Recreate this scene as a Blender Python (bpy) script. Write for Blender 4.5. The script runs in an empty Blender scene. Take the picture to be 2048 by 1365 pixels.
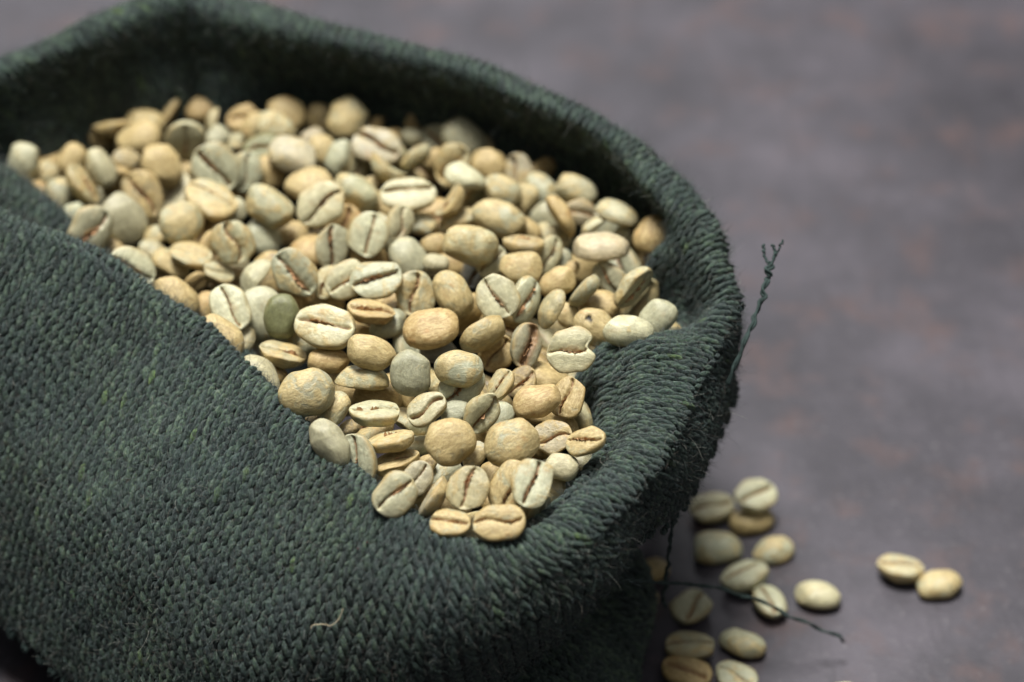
import bpy, math, random
import numpy as np
from mathutils import Matrix, Vector

# ------------------------------------------------------------------ scene, camera, light
S = 0.01                                    # all layout numbers below are centimetres
scene = bpy.context.scene
rng = np.random.default_rng(11)
random.seed(11)

PITCH = math.radians(40.0)
TARGET = np.array([0.0, 0.0, 5.5])
DIST = 42.0
FOCAL = 100.0 / 36.0 * 2048.0               # photograph pixels
FWD = np.array([0.0, math.cos(PITCH), -math.sin(PITCH)])
RIGHT = np.array([1.0, 0.0, 0.0])
UP = np.array([0.0, math.sin(PITCH), math.cos(PITCH)])
EYE = TARGET - DIST * FWD

cam_data = bpy.data.cameras.new('camera')
cam = bpy.data.objects.new('camera', cam_data)
scene.collection.objects.link(cam)
cam.location = Vector(EYE * S)
cam.rotation_euler = (math.pi / 2 - PITCH, 0, 0)
cam_data.lens = 100.0
cam_data.sensor_width = 36.0
cam_data.clip_start = 0.02
cam_data.clip_end = 20.0
cam_data.dof.use_dof = True
cam_data.dof.focus_distance = 0.408
cam_data.dof.aperture_fstop = 11.0
cam_data.dof.aperture_blades = 0
scene.camera = cam

world = bpy.data.worlds.new('World')
scene.world = world
world.use_nodes = True
wb = world.node_tree.nodes['Background']
wb.inputs['Color'].default_value = (0.93, 0.96, 1.0, 1)
wb.inputs['Strength'].default_value = 0.085


def area_light(name, loc, target, size, size_y, power, color):
    d = bpy.data.lights.new(name, 'AREA')
    d.shape = 'RECTANGLE'
    d.size = size
    d.size_y = size_y
    d.energy = power
    d.color = color
    o = bpy.data.objects.new(name, d)
    scene.collection.objects.link(o)
    o.location = loc
    o.rotation_euler = (Vector(target) - Vector(loc)).to_track_quat('-Z', 'Y').to_euler()
    return o


# a window high on the left, a second one behind the table, and a weak fill lamp added in front
area_light('window_light', (-0.13, 0.20, 1.30), (0, 0, 0.05), 0.44, 0.40, 37.0, (1.0, 0.985, 0.96))
area_light('back_window_light', (-0.25, 1.05, 0.80), (0, 0, 0.05), 0.9, 0.6, 5.0, (0.96, 0.965, 1.0))
area_light('fill_light', (0.15, -0.55, 1.25), (0, 0, 0.05), 0.9, 0.9, 2.3, (0.98, 0.985, 1.0))

scene.view_settings.view_transform = 'Standard'
scene.view_settings.look = 'None'
scene.view_settings.exposure = 0.0
scene.view_settings.gamma = 1.0
scene.view_settings.use_curve_mapping = False
scene.cycles.max_bounces = 8
scene.cycles.use_denoising = True

C = scene.collection


# ------------------------------------------------------------------ helpers
def at(px, py, z):
    """Point of the place at height z that the photograph shows at pixel (px, py)."""
    d = FWD + RIGHT * (px - 1024) / FOCAL + UP * (682.5 - py) / FOCAL
    t = (z - EYE[2]) / d[2]
    return EYE + d * t


def project(P):
    v = np.asarray(P) - EYE
    d = v @ FWD
    return np.stack([1024 + FOCAL * (v @ RIGHT) / d, 682.5 - FOCAL * (v @ UP) / d], -1), d


def mesh_from(name, verts, faces, smooth=True):
    me = bpy.data.meshes.new(name)
    verts = np.asarray(verts, dtype=np.float32) * S
    faces = np.asarray(faces, dtype=np.int32)
    n, k = faces.shape
    me.vertices.add(len(verts))
    me.vertices.foreach_set('co', verts.ravel())
    me.loops.add(n * k)
    me.loops.foreach_set('vertex_index', faces.ravel())
    me.polygons.add(n)
    me.polygons.foreach_set('loop_start', np.arange(0, n * k, k, dtype=np.int32))
    me.polygons.foreach_set('loop_total', np.full(n, k, dtype=np.int32))
    if smooth:
        me.polygons.foreach_set('use_smooth', np.ones(n, dtype=bool))
    me.update(calc_edges=True)
    me.validate()
    return me


def point_attr(me, name, values):
    a = me.attributes.new(name, 'FLOAT', 'POINT')
    a.data.foreach_set('value', np.asarray(values, dtype=np.float32).ravel())


def vec_attr(me, name, values):
    a = me.attributes.new(name, 'FLOAT_VECTOR', 'POINT')
    a.data.foreach_set('vector', np.asarray(values, dtype=np.float32).ravel())


def obj(name, me, mat=None, parent=None):
    o = bpy.data.objects.new(name, me)
    C.objects.link(o)
    if mat is not None and me is not None:
        if len(me.materials) == 0:
            me.materials.append(mat)
    if parent is not None:
        o.parent = parent
    return o


def tag(o, label=None, cat=None, group=None, kind=None):
    if label:
        o['label'] = label
    if cat:
        o['category'] = cat
    if group:
        o['group'] = group
    if kind:
        o['kind'] = kind
    return o


class NT:
    """Small node-tree writer."""

    def __init__(self, name):
        self.mat = bpy.data.materials.new(name)
        self.mat.use_nodes = True
        self.t = self.mat.node_tree
        self.bsdf = self.t.nodes['Principled BSDF']

    def n(self, kind, **kw):
        x = self.t.nodes.new(kind)
        for k, v in kw.items():
            if k.startswith('i_'):
                key = k[2:]
                key = int(key) if key.isdigit() else key.replace('_', ' ')
                x.inputs[key].default_value = v
            else:
                setattr(x, k, v)
        return x

    def l(self, a, b):
        self.t.links.new(a, b)

    def ramp(self, fac, stops):
        r = self.n('ShaderNodeValToRGB')
        el = r.color_ramp.elements
        while len(el) < len(stops):
            el.new(0.5)
        for e, (p, c) in zip(el, stops):
            e.position = p
            e.color = (c, c, c, 1) if isinstance(c, (int, float)) else (*c, 1)
        self.l(fac, r.inputs[0])
        return r.outputs[0]

    def mix(self, fac, a, b, mode='MIX'):
        m = self.n('ShaderNodeMix', data_type='RGBA', blend_type=mode)
        for s, v in ((m.inputs[0], fac), (m.inputs[6], a), (m.inputs[7], b)):
            if isinstance(v, (int, float)):
                s.default_value = v
            elif isinstance(v, tuple):
                s.default_value = (*v, 1)
            else:
                self.l(v, s)
        return m.outputs[2]

    def math(self, op, a, b=None):
        m = self.n('ShaderNodeMath', operation=op)
        for s, v in zip(m.inputs, (a, b)):
            if v is None:
                continue
            if isinstance(v, (int, float)):
                s.default_value = v
            else:
                self.l(v, s)
        return m.outputs[0]


# ------------------------------------------------------------------ materials
def mat_table():
    t = NT('dark_metal_table')
    tc = t.n('ShaderNodeTexCoord')
    big = t.n('ShaderNodeTexNoise', i_Scale=26.0, i_Detail=8.0, i_Roughness=0.68)
    t.l(tc.outputs['Object'], big.inputs['Vector'])
    mid = t.n('ShaderNodeTexNoise', i_Scale=75.0, i_Detail=6.0, i_Roughness=0.65)
    t.l(tc.outputs['Object'], mid.inputs['Vector'])
    fine = t.n('ShaderNodeTexNoise', i_Scale=700.0, i_Detail=3.0)
    t.l(tc.outputs['Object'], fine.inputs['Vector'])
    base = t.ramp(big.outputs[0], [(0.32, (0.018, 0.016, 0.021)), (0.50, (0.038, 0.034, 0.042)), (0.66, (0.066, 0.058, 0.070))])
    rust = t.ramp(mid.outputs[0], [(0.52, 0.0), (0.70, 0.55)])
    c1 = t.mix(rust, base, (0.085, 0.045, 0.038))
    sp = t.ramp(fine.outputs[0], [(0.62, 0.0), (0.74, 0.5)])
    c2 = t.mix(sp, c1, (0.13, 0.12, 0.125))
    scr = t.n('ShaderNodeTexNoise', i_Scale=30.0, i_Detail=6.0, i_Roughness=0.7, i_Distortion=1.5)
    mp = t.n('ShaderNodeMapping')
    mp.inputs['Rotation'].default_value = (0, 0, 0.6)
    mp.inputs['Scale'].default_value = (9.0, 1.0, 1.0)
    t.l(tc.outputs['Object'], mp.inputs['Vector'])
    t.l(mp.outputs[0], scr.inputs['Vector'])
    c2 = t.mix(t.ramp(scr.outputs[0], [(0.56, 0.0), (0.68, 0.55)]), c2, (0.022, 0.019, 0.024))
    t.l(c2, t.bsdf.inputs['Base Color'])
    r = t.n('ShaderNodeMapRange', i_3=0.40, i_4=0.62)
    t.l(mid.outputs[0], r.inputs[0])
    t.l(r.outputs[0], t.bsdf.inputs['Roughness'])
    b = t.n('ShaderNodeBump', i_Strength=0.18, i_Distance=0.0004)
    s = t.math('ADD', mid.outputs[0], fine.outputs[0])
    t.l(s, b.inputs['Height'])
    t.l(b.outputs[0], t.bsdf.inputs['Normal'])
    return t.mat


def mat_bean():
    """Object colour = the bean's own green-coffee colour, object alpha = how much silverskin is left on it."""
    t = NT('green_coffee_bean')
    oi = t.n('ShaderNodeObjectInfo')
    tc = t.n('ShaderNodeTexCoord')
    off = t.n('ShaderNodeVectorMath', operation='MULTIPLY_ADD')
    cx = t.n('ShaderNodeCombineXYZ')
    for i in range(3):
        t.l(oi.outputs['Random'], cx.inputs[i])
    t.l(cx.outputs[0], off.inputs[0])
    off.inputs[1].default_value = (3.7, 9.1, 5.3)
    t.l(tc.outputs['Object'], off.inputs[2])
    P = off.outputs[0]
    big = t.n('ShaderNodeTexNoise', i_Scale=250.0, i_Detail=5.0, i_Roughness=0.62, i_Distortion=0.9)
    t.l(P, big.inputs['Vector'])
    med = t.n('ShaderNodeTexNoise', i_Scale=700.0, i_Detail=5.0, i_Roughness=0.7)
    t.l(P, med.inputs['Vector'])
    # silverskin fibres run along the bean
    st = t.n('ShaderNodeMapping')
    st.inputs['Scale'].default_value = (0.35, 1.0, 1.0)
    t.l(P, st.inputs['Vector'])
    fib = t.n('ShaderNodeTexNoise', i_Scale=1500.0, i_Detail=5.0, i_Roughness=0.78, i_Distortion=1.2)
    t.l(st.outputs[0], fib.inputs['Vector'])
    # patch mask
    thr = t.math('SUBTRACT', t.math('ADD', big.outputs[0], t.math('MULTIPLY', med.outputs[0], 0.30)), t.math('SUBTRACT', 1.02, t.math('MULTIPLY', oi.outputs['Alpha'], 0.72)))
    fl = t.n('ShaderNodeAttribute', attribute_name='flat')
    thr = t.math('SUBTRACT', thr, t.math('MULTIPLY', fl.outputs['Fac'], 0.10))
    mask = t.ramp(t.math('ADD', t.math('MULTIPLY', thr, 4.5), 0.5), [(0.25, 0.0), (0.75, 1.0)])
    warm = t.mix(t.math('MULTIPLY', oi.outputs['Alpha'], oi.outputs['Alpha']), (0.41, 0.32, 0.135), (0.36, 0.225, 0.075))
    skin = t.mix(t.ramp(fib.outputs[0], [(0.42, 0.0), (0.60, 0.65)]), warm, (0.56, 0.45, 0.22))  # pale golden fibre flecks, with their sparkle put into the colour
    tone = t.ramp(med.outputs[0], [(0.32, 0.78), (0.66, 1.15)])
    flesh = t.mix(1.0, oi.outputs['Color'], tone, 'MULTIPLY')
    c = t.mix(t.math('MULTIPLY', mask, 0.78), flesh, skin)
    c = t.mix(1.0, c, t.ramp(fib.outputs[0], [(0.34, 0.80), (0.50, 1.0), (0.66, 1.22)]), 'MULTIPLY')
    # orange blotches
    blo = t.n('ShaderNodeTexNoise', i_Scale=330.0, i_Detail=4.0, i_Roughness=0.6)
    t.l(off.outputs[0], blo.inputs['Vector'])
    bm = t.math('MULTIPLY', t.ramp(blo.outputs[0], [(0.60, 0.0), (0.72, 0.55)]), oi.outputs['Alpha'])
    c = t.mix(bm, c, (0.40, 0.185, 0.045))
    # papery skin inside the cleft, mottled dark to light brown
    at_ = t.n('ShaderNodeAttribute', attribute_name='cleft')
    papery = t.mix(t.ramp(fib.outputs[0], [(0.35, 0.0), (0.65, 1.0)]), (0.15, 0.078, 0.034), (0.40, 0.25, 0.125))
    cm = t.math('MULTIPLY', at_.outputs['Fac'], t.ramp(med.outputs[0], [(0.25, 0.55), (0.55, 1.0)]))
    c = t.mix(t.ramp(cm, [(0.25, 0.0), (0.7, 0.95)]), c, papery)
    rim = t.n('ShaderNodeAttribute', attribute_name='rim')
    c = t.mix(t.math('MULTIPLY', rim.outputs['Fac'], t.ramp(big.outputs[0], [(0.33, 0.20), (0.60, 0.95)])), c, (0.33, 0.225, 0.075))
    hole = t.n('ShaderNodeAttribute', attribute_name='hole')
    c = t.mix(hole.outputs['Fac'], c, (0.012, 0.009, 0.007))
    t.l(c, t.bsdf.inputs['Base Color'])
    rr = t.mix(mask, (0.38, 0.38, 0.38), (0.50, 0.50, 0.50))
    t.l(rr, t.bsdf.inputs['Roughness'])
    t.bsdf.inputs['Specular IOR Level'].default_value = 0.5
    t.bsdf.inputs['Subsurface Weight'].default_value = 0.08
    t.bsdf.inputs['Subsurface Radius'].default_value = (1.0, 0.7, 0.35)
    t.bsdf.inputs['Subsurface Scale'].default_value = 0.0007
    h = t.math('ADD', t.math('MULTIPLY', fib.outputs[0], 0.55), t.math('ADD', t.math('MULTIPLY', med.outputs[0], 0.9), t.math('MULTIPLY', mask, 0.25)))
    b = t.n('ShaderNodeBump', i_Strength=0.6, i_Distance=0.0003)
    t.l(h, b.inputs['Height'])
    t.l(b.outputs[0], t.bsdf.inputs['Normal'])
    return t.mat


def mat_wool(name, dark=1.0):
    """Heather wool yarn: 'yarn' = random number per stitch, lower on the leg painted as less lit, 'strand' = (along, across, random)."""
    t = NT(name)
    y = t.n('ShaderNodeAttribute', attribute_name='yarn')
    s = t.n('ShaderNodeAttribute', attribute_name='strand')
    tc = t.n('ShaderNodeTexCoord')
    m = t.n('ShaderNodeMapping')
    m.inputs['Scale'].default_value = (1.6, 5.5, 40.0)
    t.l(s.outputs['Vector'], m.inputs['Vector'])
    fib = t.n('ShaderNodeTexNoise', i_Scale=1.0, i_Detail=3.0, i_Roughness=0.7, i_Distortion=0.7)
    t.l(m.outputs[0], fib.inputs['Vector'])
    cl = t.n('ShaderNodeTexNoise', i_Scale=1500.0, i_Detail=3.0, i_Roughness=0.6)
    t.l(tc.outputs['Object'], cl.inputs['Vector'])
    drift = t.n('ShaderNodeTexNoise', i_Scale=60.0, i_Detail=3.0)
    t.l(tc.outputs['Object'], drift.inputs['Vector'])
    k = dark
    base = t.ramp(cl.outputs['Fac'], [(0.30, (0.016 * k, 0.014 * k, 0.015 * k)), (0.42, (0.023 * k, 0.034 * k, 0.034 * k)),
                                   (0.51, (0.035 * k, 0.062 * k, 0.053 * k)), (0.59, (0.060 * k, 0.086 * k, 0.060 * k)), (0.70, (0.085 * k, 0.110 * k, 0.112 * k))])
    tint = t.ramp(y.outputs['Fac'], [(0.0, (0.42, 0.40, 0.46)), (0.40, (0.85, 0.88, 0.88)), (0.80, (1.25, 1.28, 1.08)), (0.992, (1.5, 1.5, 1.25)), (0.997, (1.7, 1.8, 1.0)), (1.0, (2.2, 2.3, 0.9))])
    c = t.mix(1.0, base, tint, 'MULTIPLY')
    c = t.mix(1.0, c, t.ramp(drift.outputs[0], [(0.3, (0.8, 0.82, 0.9)), (0.7, (1.2, 1.15, 1.0))]), 'MULTIPLY')
    f = t.ramp(fib.outputs[0], [(0.30, 0.38), (0.5, 1.0), (0.68, 2.0)])
    c = t.mix(1.0, c, f, 'MULTIPLY')
    t.l(c, t.bsdf.inputs['Base Color'])
    t.bsdf.inputs['Roughness'].default_value = 0.85
    t.bsdf.inputs['Specular IOR Level'].default_value = 0.15
    t.bsdf.inputs['Sheen Weight'].default_value = 0.22
    t.bsdf.inputs['Sheen Roughness'].default_value = 0.45
    t.bsdf.inputs['Sheen Tint'].default_value = (0.75, 0.9, 0.85, 1)
    b = t.n('ShaderNodeBump', i_Strength=1.0, i_Distance=0.0005)
    t.l(t.math('ADD', fib.outputs[0], cl.outputs[0]), b.inputs['Height'])
    t.l(b.outputs[0], t.bsdf.inputs['Normal'])
    return t.mat


def mat_plain(name, color, rough=0.85):
    t = NT(name)
    tc = t.n('ShaderNodeTexCoord')
    nz = t.n('ShaderNodeTexNoise', i_Scale=1200.0, i_Detail=3.0)
    t.l(tc.outputs['Object'], nz.inputs['Vector'])
    c = t.mix(1.0, color, t.ramp(nz.outputs[0], [(0.3, 0.6), (0.7, 1.4)]), 'MULTIPLY')
    t.l(c, t.bsdf.inputs['Base Color'])
    t.bsdf.inputs['Roughness'].default_value = rough
    t.bsdf.inputs['Specular IOR Level'].default_value = 0.2
    return t.mat


def mat_fuzz():
    t = NT('wool_fuzz')
    hi = t.n('ShaderNodeHairInfo')
    c = t.ramp(hi.outputs['Random'], [(0.0, (0.016, 0.018, 0.019)), (0.35, (0.034, 0.052, 0.047)), (0.62, (0.062, 0.096, 0.082)), (0.78, (0.11, 0.085, 0.07)), (0.9, (0.09, 0.13, 0.14)), (1.0, (0.30, 0.30, 0.25))])
    t.l(c, t.bsdf.inputs['Base Color'])
    t.bsdf.inputs['Roughness'].default_value = 0.6
    t.bsdf.inputs['Specular IOR Level'].default_value = 0.3
    return t.mat


M_TABLE = mat_table()
M_BEAN = mat_bean()
M_WOOL = mat_wool('green_heather_wool', 0.98)
M_CLOTH = mat_plain('dark_wool_backing', (0.020, 0.024, 0.023))
M_THREAD = mat_plain('green_wool_thread', (0.030, 0.046, 0.042))
M_FUZZ = mat_fuzz()
M_SKIN = mat_plain('papery_silverskin', (0.40, 0.235, 0.12), 0.6)
M_LINT = mat_plain('pale_lint', (0.50, 0.42, 0.28))
M_RED = mat_plain('red_lint', (0.16, 0.02, 0.03))

# ------------------------------------------------------------------ table
gx = np.linspace(-150, 150, 2)
tv = np.array([[-160, -70, 0], [160, -70, 0], [160, 260, 0], [-160, 260, 0]], float)
table = obj('table_top', mesh_from('table_top', tv, [[0, 1, 2, 3]], smooth=False), M_TABLE)
tag(table, kind='structure')


# ------------------------------------------------------------------ sack
def catmull(P, n, closed):
    """Resample control points P (k, ..., 3) to n values of the parameter."""
    P = np.asarray(P, float)
    k = len(P)
    t = np.linspace(0, k if closed else k - 1, n, endpoint=not closed)
    i = np.floor(t).astype(int)
    if not closed:
        i = np.clip(i, 0, k - 2)
    f = (t - i)
    f = f.reshape((-1,) + (1,) * (P.ndim - 1))
    idx = (lambda j: j % k) if closed else (lambda j: np.clip(j, 0, k - 1))
    p0, p1, p2, p3 = P[idx(i - 1)], P[idx(i)], P[idx(i + 1)], P[idx(i + 2)]
    return 0.5 * (2 * p1 + (p2 - p0) * f + (2 * p0 - 5 * p1 + 4 * p2 - p3) * f ** 2 + (3 * p1 - p0 - 3 * p2 + p3) * f ** 3)


# rim stations round the opening: crest (px, py, z), contact with the beans or None, cuff edge or None, bulge of the cuff
STN = [
    ((-190, 330, 6.3), None, (-560, 900, 1.8), 0.7),
    ((0, 437, 6.3), None, (-330, 1050, 1.4), 0.75),
    ((135, 492, 6.12), None, (-190, 1130, 1.3), 0.8),
    ((300, 592, 5.85), None, (-35, 1212, 1.3), 0.8),
    ((410, 662, 5.75), None, (82, 1315, 1.2), 0.8),
    ((515, 778, 5.65), None, (200, 1425, 1.0), 0.8),
    ((612, 886, 5.5), None, (330, 1530, 0.8), 0.8),
    ((740, 990, 5.4), None, (520, 1590, 0.8), 0.8),
    ((850, 1056, 5.3), None, (780, 1560, 1.0), 0.8),
    ((950, 1096, 5.25), None, (985, 1400, 2.2), 0.75),
    ((1062, 1086, 5.3), (1052, 1062, 4.85), (1122, 1290, 2.9), 0.6),
    ((1165, 1030, 5.45), (1095, 1030, 4.9), (1218, 1180, 3.4), 0.45),
    ((1260, 945, 5.55), (1185, 925, 4.9), (1262, 1085, 4.0), 0.15),
    ((1320, 850, 5.6), (1190, 850, 4.9), (1345, 1035, 3.6), 0.25),
    ((1358, 770, 5.7), (1165, 770, 5.0), (1402, 945, 3.7), 0.25),
    ((1392, 706, 5.75), (1182, 712, 5.15), (1440, 850, 4.0), 0.2),
    ((1424, 648, 5.8), (1285, 694, 4.5), (1462, 775, 4.3), 0.12),
    ((1448, 592, 5.9), (1350, 655, 4.5), (1472, 690, 4.8), 0.12),
    ((1422, 522, 6.05), (1335, 590, 4.7), (1455, 610, 4.9), 0.1),
    ((1405, 450, 6.2), (1300, 540, 5.0), (1425, 560, 4.8), 0.2),
    ((1345, 372, 6.3), (1352, 492, 5.0), None, 0.35),
    ((1215, 250, 6.4), (1240, 400, 4.9), None, 0.35),
    ((1080, 185, 6.45), (1090, 330, 4.9), None, 0.35),
    ((945, 130, 6.5), (920, 265, 4.9), None, 0.35),
    ((760, 85, 6.5), (760, 225, 4.9), None, 0.35),
    ((570, 40, 6.55), (570, 200, 4.9), None, 0.35),
    ((450, 8, 6.55), (455, 198, 4.9), None, 0.3),
    ((398, -8, 6.6), (412, 184, 4.9), None, 0.15),
    ((374, -26, 6.7), (392, 166, 4.9), None, 0.05),
    ((346, -10, 6.6), (366, 182, 4.9), None, 0.15),
    ((290, 4, 6.6), (320, 202, 4.9), None, 0.3),
    ((180, 50, 6.55), (190, 235, 4.9), None, 0.35),
    ((40, 108, 6.5), (85, 290, 4.9), None, 0.35),
    ((-110, 175, 6.45), (-30, 320, 4.9), None, 0.35),
    ((-230, 250, 6.4), (-120, 345, 4.9), None, 0.4),
]
crest = np.array([at(*s[0]) for s in STN])
nst = len(STN)
tang = np.roll(crest, -1, 0) - np.roll(crest, 1, 0)
outw = np.stack([tang[:, 1], -tang[:, 0], np.zeros(nst)], -1)
outw /= np.linalg.norm(outw, axis=1, keepdims=True)
centre = crest.mean(0)
if np.mean(np.sum(outw * (crest - centre), 1)) < 0:
    outw = -outw
profiles = []
for i, (r, k, e, bulge) in enumerate(STN):
    R, o = crest[i], outw[i]
    zz = np.array([0, 0, 1.0])
    front = k is None
    K = (R - o * 0.75 - zz * 1.0) if front else at(*k)
    E = (R + o * 0.75 - zz * 3.4) if e is None else at(*e)
    deep = K - o * 0.5 - zz * 2.2
    rin = R - o * 0.24 - zz * 0.12 if (front or i > 19) else R * 0.62 + K * 0.38 + zz * 0.16
    rout = R + o * 0.24 - zz * 0.12
    lift = {13: 0.10, 14: 0.15, 15: 0.14, 16: -0.22, 17: -0.25, 18: -0.12}.get(i, 0.0)
    rin = rin + zz * lift
    wall = (K + rin) / 2 + o * (0.10 if i > 19 else 0.05) + zz * lift * 0.7
    d = E - R
    bz = o * bulge + zz * bulge * 0.45
    m1 = R + d * 0.22 + bz * 0.75
    m2 = R + d * 0.48 + bz * 1.0
    m3 = R + d * 0.75 + bz * 0.6
    profiles.append([deep, K, wall, rin, R, rout, m1, m2, m3, E])
profiles = np.array(profiles)                      # (nst, 10, 3)
NU, NV = 620, 200
ring = catmull(profiles, NU, True)                 # (NU, 10, 3)
cuff = np.swapaxes(catmull(np.swapaxes(ring, 0, 1), NV, False), 0, 1)   # (NU, NV, 3)


def waves(P, amp, scale, seed):
    r = np.random.default_rng(seed)
    out = np.zeros(P.shape[:-1])
    for _ in range(7):
        k = r.normal(size=3)
        k *= scale * r.uniform(0.6, 1.6) / np.linalg.norm(k)
        out += np.sin(P @ k + r.uniform(0, 6.28))
    return amp * out / 2.6


def grid_normals(P, closed_u):
    if closed_u:
        du = np.roll(P, -1, 0) - np.roll(P, 1, 0)
    else:
        du = np.gradient(P, axis=0)
    dv = np.gradient(P, axis=1)
    N = np.cross(du, dv)
    N /= np.linalg.norm(N, axis=-1, keepdims=True) + 1e-9
    return N, du, dv


Nn, _, _ = grid_normals(cuff, True)
cuff = cuff + Nn * waves(cuff, 0.05, 1.5, 3)[..., None] + Nn * waves(cuff, 0.018, 5.0, 4)[..., None]


def grid_mesh(name, P, closed_u, shrink=0.0):
    nu, nv = P.shape[:2]
    if shrink:
        N, _, _ = grid_normals(P, closed_u)
        P = P - N * shrink
    i = np.arange(nu if closed_u else nu - 1)
    j = np.arange(nv - 1)
    a = (i[:, None] * nv + j[None]).ravel()
    b = (((i + 1) % nu)[:, None] * nv + j[None]).ravel()
    return mesh_from(name, P.reshape(-1, 3), np.stack([a, b, b + 1, a + 1], -1))


PITCH_U, PITCH_V = 0.140, 0.172


def knit(P, closed_u, flip=1.0, max_y=None, seed=5):
    """Stocking-stitch legs all over the surface P(u, v); returns verts, faces, yarn, strand and hem points."""
    r = np.random.default_rng(seed)
    nu, nv = P.shape[:2]
    mid = P[:, nv // 2]
    seg = np.linalg.norm((np.roll(mid, -1, 0) - mid) if closed_u else np.diff(mid, axis=0), axis=1)
    total = seg.sum()
    cum = np.concatenate([[0], np.cumsum(seg)])
    nw = int(total / PITCH_U)
    us = np.interp((np.arange(nw) + 0.5) / nw * total, cum, np.arange(len(cum)))
    N, du, dv = grid_normals(P, closed_u)
    N = N * flip
    cen, tv_, tu_, nn, rr, leg = [], [], [], [], [], []
    hem = []
    for w, u in enumerate(us):
        for side in (0, 1):
            uu = u + (0.25 if side == 0 else -0.25) * (nu / nw)
            i0 = int(math.floor(uu)) % nu
            i1 = (i0 + 1) % nu if closed_u else min(i0 + 1, nu - 1)
            f = uu - math.floor(uu)
            col = P[i0] * (1 - f) + P[i1] * f
            nc = N[i0] * (1 - f) + N[i1] * f
            tuc = du[i0]
            sl = np.concatenate([[0], np.cumsum(np.linalg.norm(np.diff(col, axis=0), axis=1))])
            rows = int(sl[-1] / PITCH_V)
            at_s = (np.arange(rows) + 0.5) * PITCH_V + (0.02 if side else 0.0)
            x = np.interp(at_s, sl, np.arange(nv))
            j0 = np.clip(np.floor(x).astype(int), 0, nv - 2)
            fx = (x - j0)[:, None]
            c = col[j0] * (1 - fx) + col[j0 + 1] * fx
            t = col[j0 + 1] - col[j0]
            n = nc[j0]
            t = t / (np.linalg.norm(t, axis=1, keepdims=True) + 1e-9)
            n = n / (np.linalg.norm(n, axis=1, keepdims=True) + 1e-9)
            b = np.cross(n, t)
            cen.append(c); tv_.append(t); tu_.append(b); nn.append(n)
            leg.append(np.full(rows, side))
            hem.append((col[-1], t[-1], n[-1], b[-1]))
    cen = np.concatenate(cen); T = np.concatenate(tv_); B = np.concatenate(tu_); Nn_ = np.concatenate(nn); leg = np.concatenate(leg)
    if max_y is not None:                             # the far side of the sack's foot is hidden behind the sack
        keep = cen[:, 1] < max_y
        cen, T, B, Nn_, leg = cen[keep], T[keep], B[keep], Nn_[keep], leg[keep]
    n = len(cen)
    ang = np.where(leg == 0, math.radians(13), math.radians(-28)) + r.normal(0, math.radians(5), n)
    ca, sa = np.cos(ang)[:, None], np.sin(ang)[:, None]
    A = T * ca + B * sa
    W = B * ca - T * sa
    cen = cen + B * r.normal(0, 0.008, n)[:, None] + T * r.normal(0, 0.010, n)[:, None]
    L = np.where(leg == 0, 0.150, 0.100) * r.uniform(0.9, 1.12, n)
    hw = np.where(leg == 0, 0.046, 0.034) * r.uniform(0.78, 1.15, n)
    hh = np.where(leg == 0, 0.058, 0.024) * r.uniform(0.7, 1.3, n)
    yarn = np.clip(r.random(n) - np.where(leg == 0, 0.0, 0.12), 0, 1)  # second leg gets a darker tone, painting in its weaker light
    ts = np.linspace(-1, 1, 6)
    ph = np.linspace(-0.12, math.pi + 0.12, 5)
    tt, pp = np.meshgrid(ts, ph, indexing='ij')          # 7 x 6
    tt, pp = tt.ravel(), pp.ravel()
    taper = np.sqrt(np.clip(1 - np.abs(tt) ** 2.6, 0.02, 1))
    arch = 0.72 - 0.55 * tt ** 2 - 0.30 * tt               # nearer end rides over the next stitch
    bend = 0.018 * np.sin(tt * 2.2)
    V = (cen[:, None] + A[:, None] * (tt[None, :, None] * L[:, None, None])
         + W[:, None] * (np.cos(pp) * taper)[None, :, None] * hw[:, None, None] + W[:, None] * bend[None, :, None]
         + Nn_[:, None] * ((np.sin(pp) * taper * 0.85 + arch * 0.55 - 0.25)[None, :, None] * hh[:, None, None]))
    m = len(ts) * len(ph)
    q = []
    for i in range(len(ts) - 1):
        for j in range(len(ph) - 1):
            a = i * len(ph) + j
            q.append((a, a + 1, a + len(ph) + 1, a + len(ph)))
    q = np.array(q)
    if flip > 0:
        pass
    F = (q[None] + (np.arange(n) * m)[:, None, None]).reshape(-1, 4)
    yv = np.repeat(yarn, m)
    strand = np.stack([np.tile(tt, n), np.tile(pp / 1.6, n), np.repeat(yarn, m)], -1)
    # twist the fibres round the yarn
    strand[:, 1] += strand[:, 0] * 0.9
    return V.reshape(-1, 3), F, yv, strand, hem


def knit_object(name, P, closed_u, parent, flip=1.0, seed=5, max_y=None):
    V, F, yv, st, hem = knit(P, closed_u, flip, max_y=max_y, seed=seed)
    me = mesh_from(name, V, F)
    point_attr(me, 'yarn', yv)
    vec_attr(me, 'strand', st)
    o = obj(name, me, M_WOOL, parent)
    o['kind'] = 'stuff'
    return o, hem


sack = bpy.data.objects.new('coffee_sack', None)
C.objects.link(sack)
sack.empty_display_size = 0.02
tag(sack, 'dark green knitted wool sack with turned-down cuff, filled with pale coffee beans', 'sack')

Nt, _, _ = grid_normals(cuff, True)
CF = 1.0 if np.mean(np.sum(Nt[:, 150] * np.repeat(outw, 1, 0)[(np.arange(NU) * nst // NU)], -1)) > 0 else -1.0
obj('cuff_lining', grid_mesh('cuff_lining', cuff, True, 0.02 * CF), M_CLOTH, sack)
cuff_knit, hem = knit_object('cuff_stitches', cuff, True, sack, flip=CF)

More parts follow.
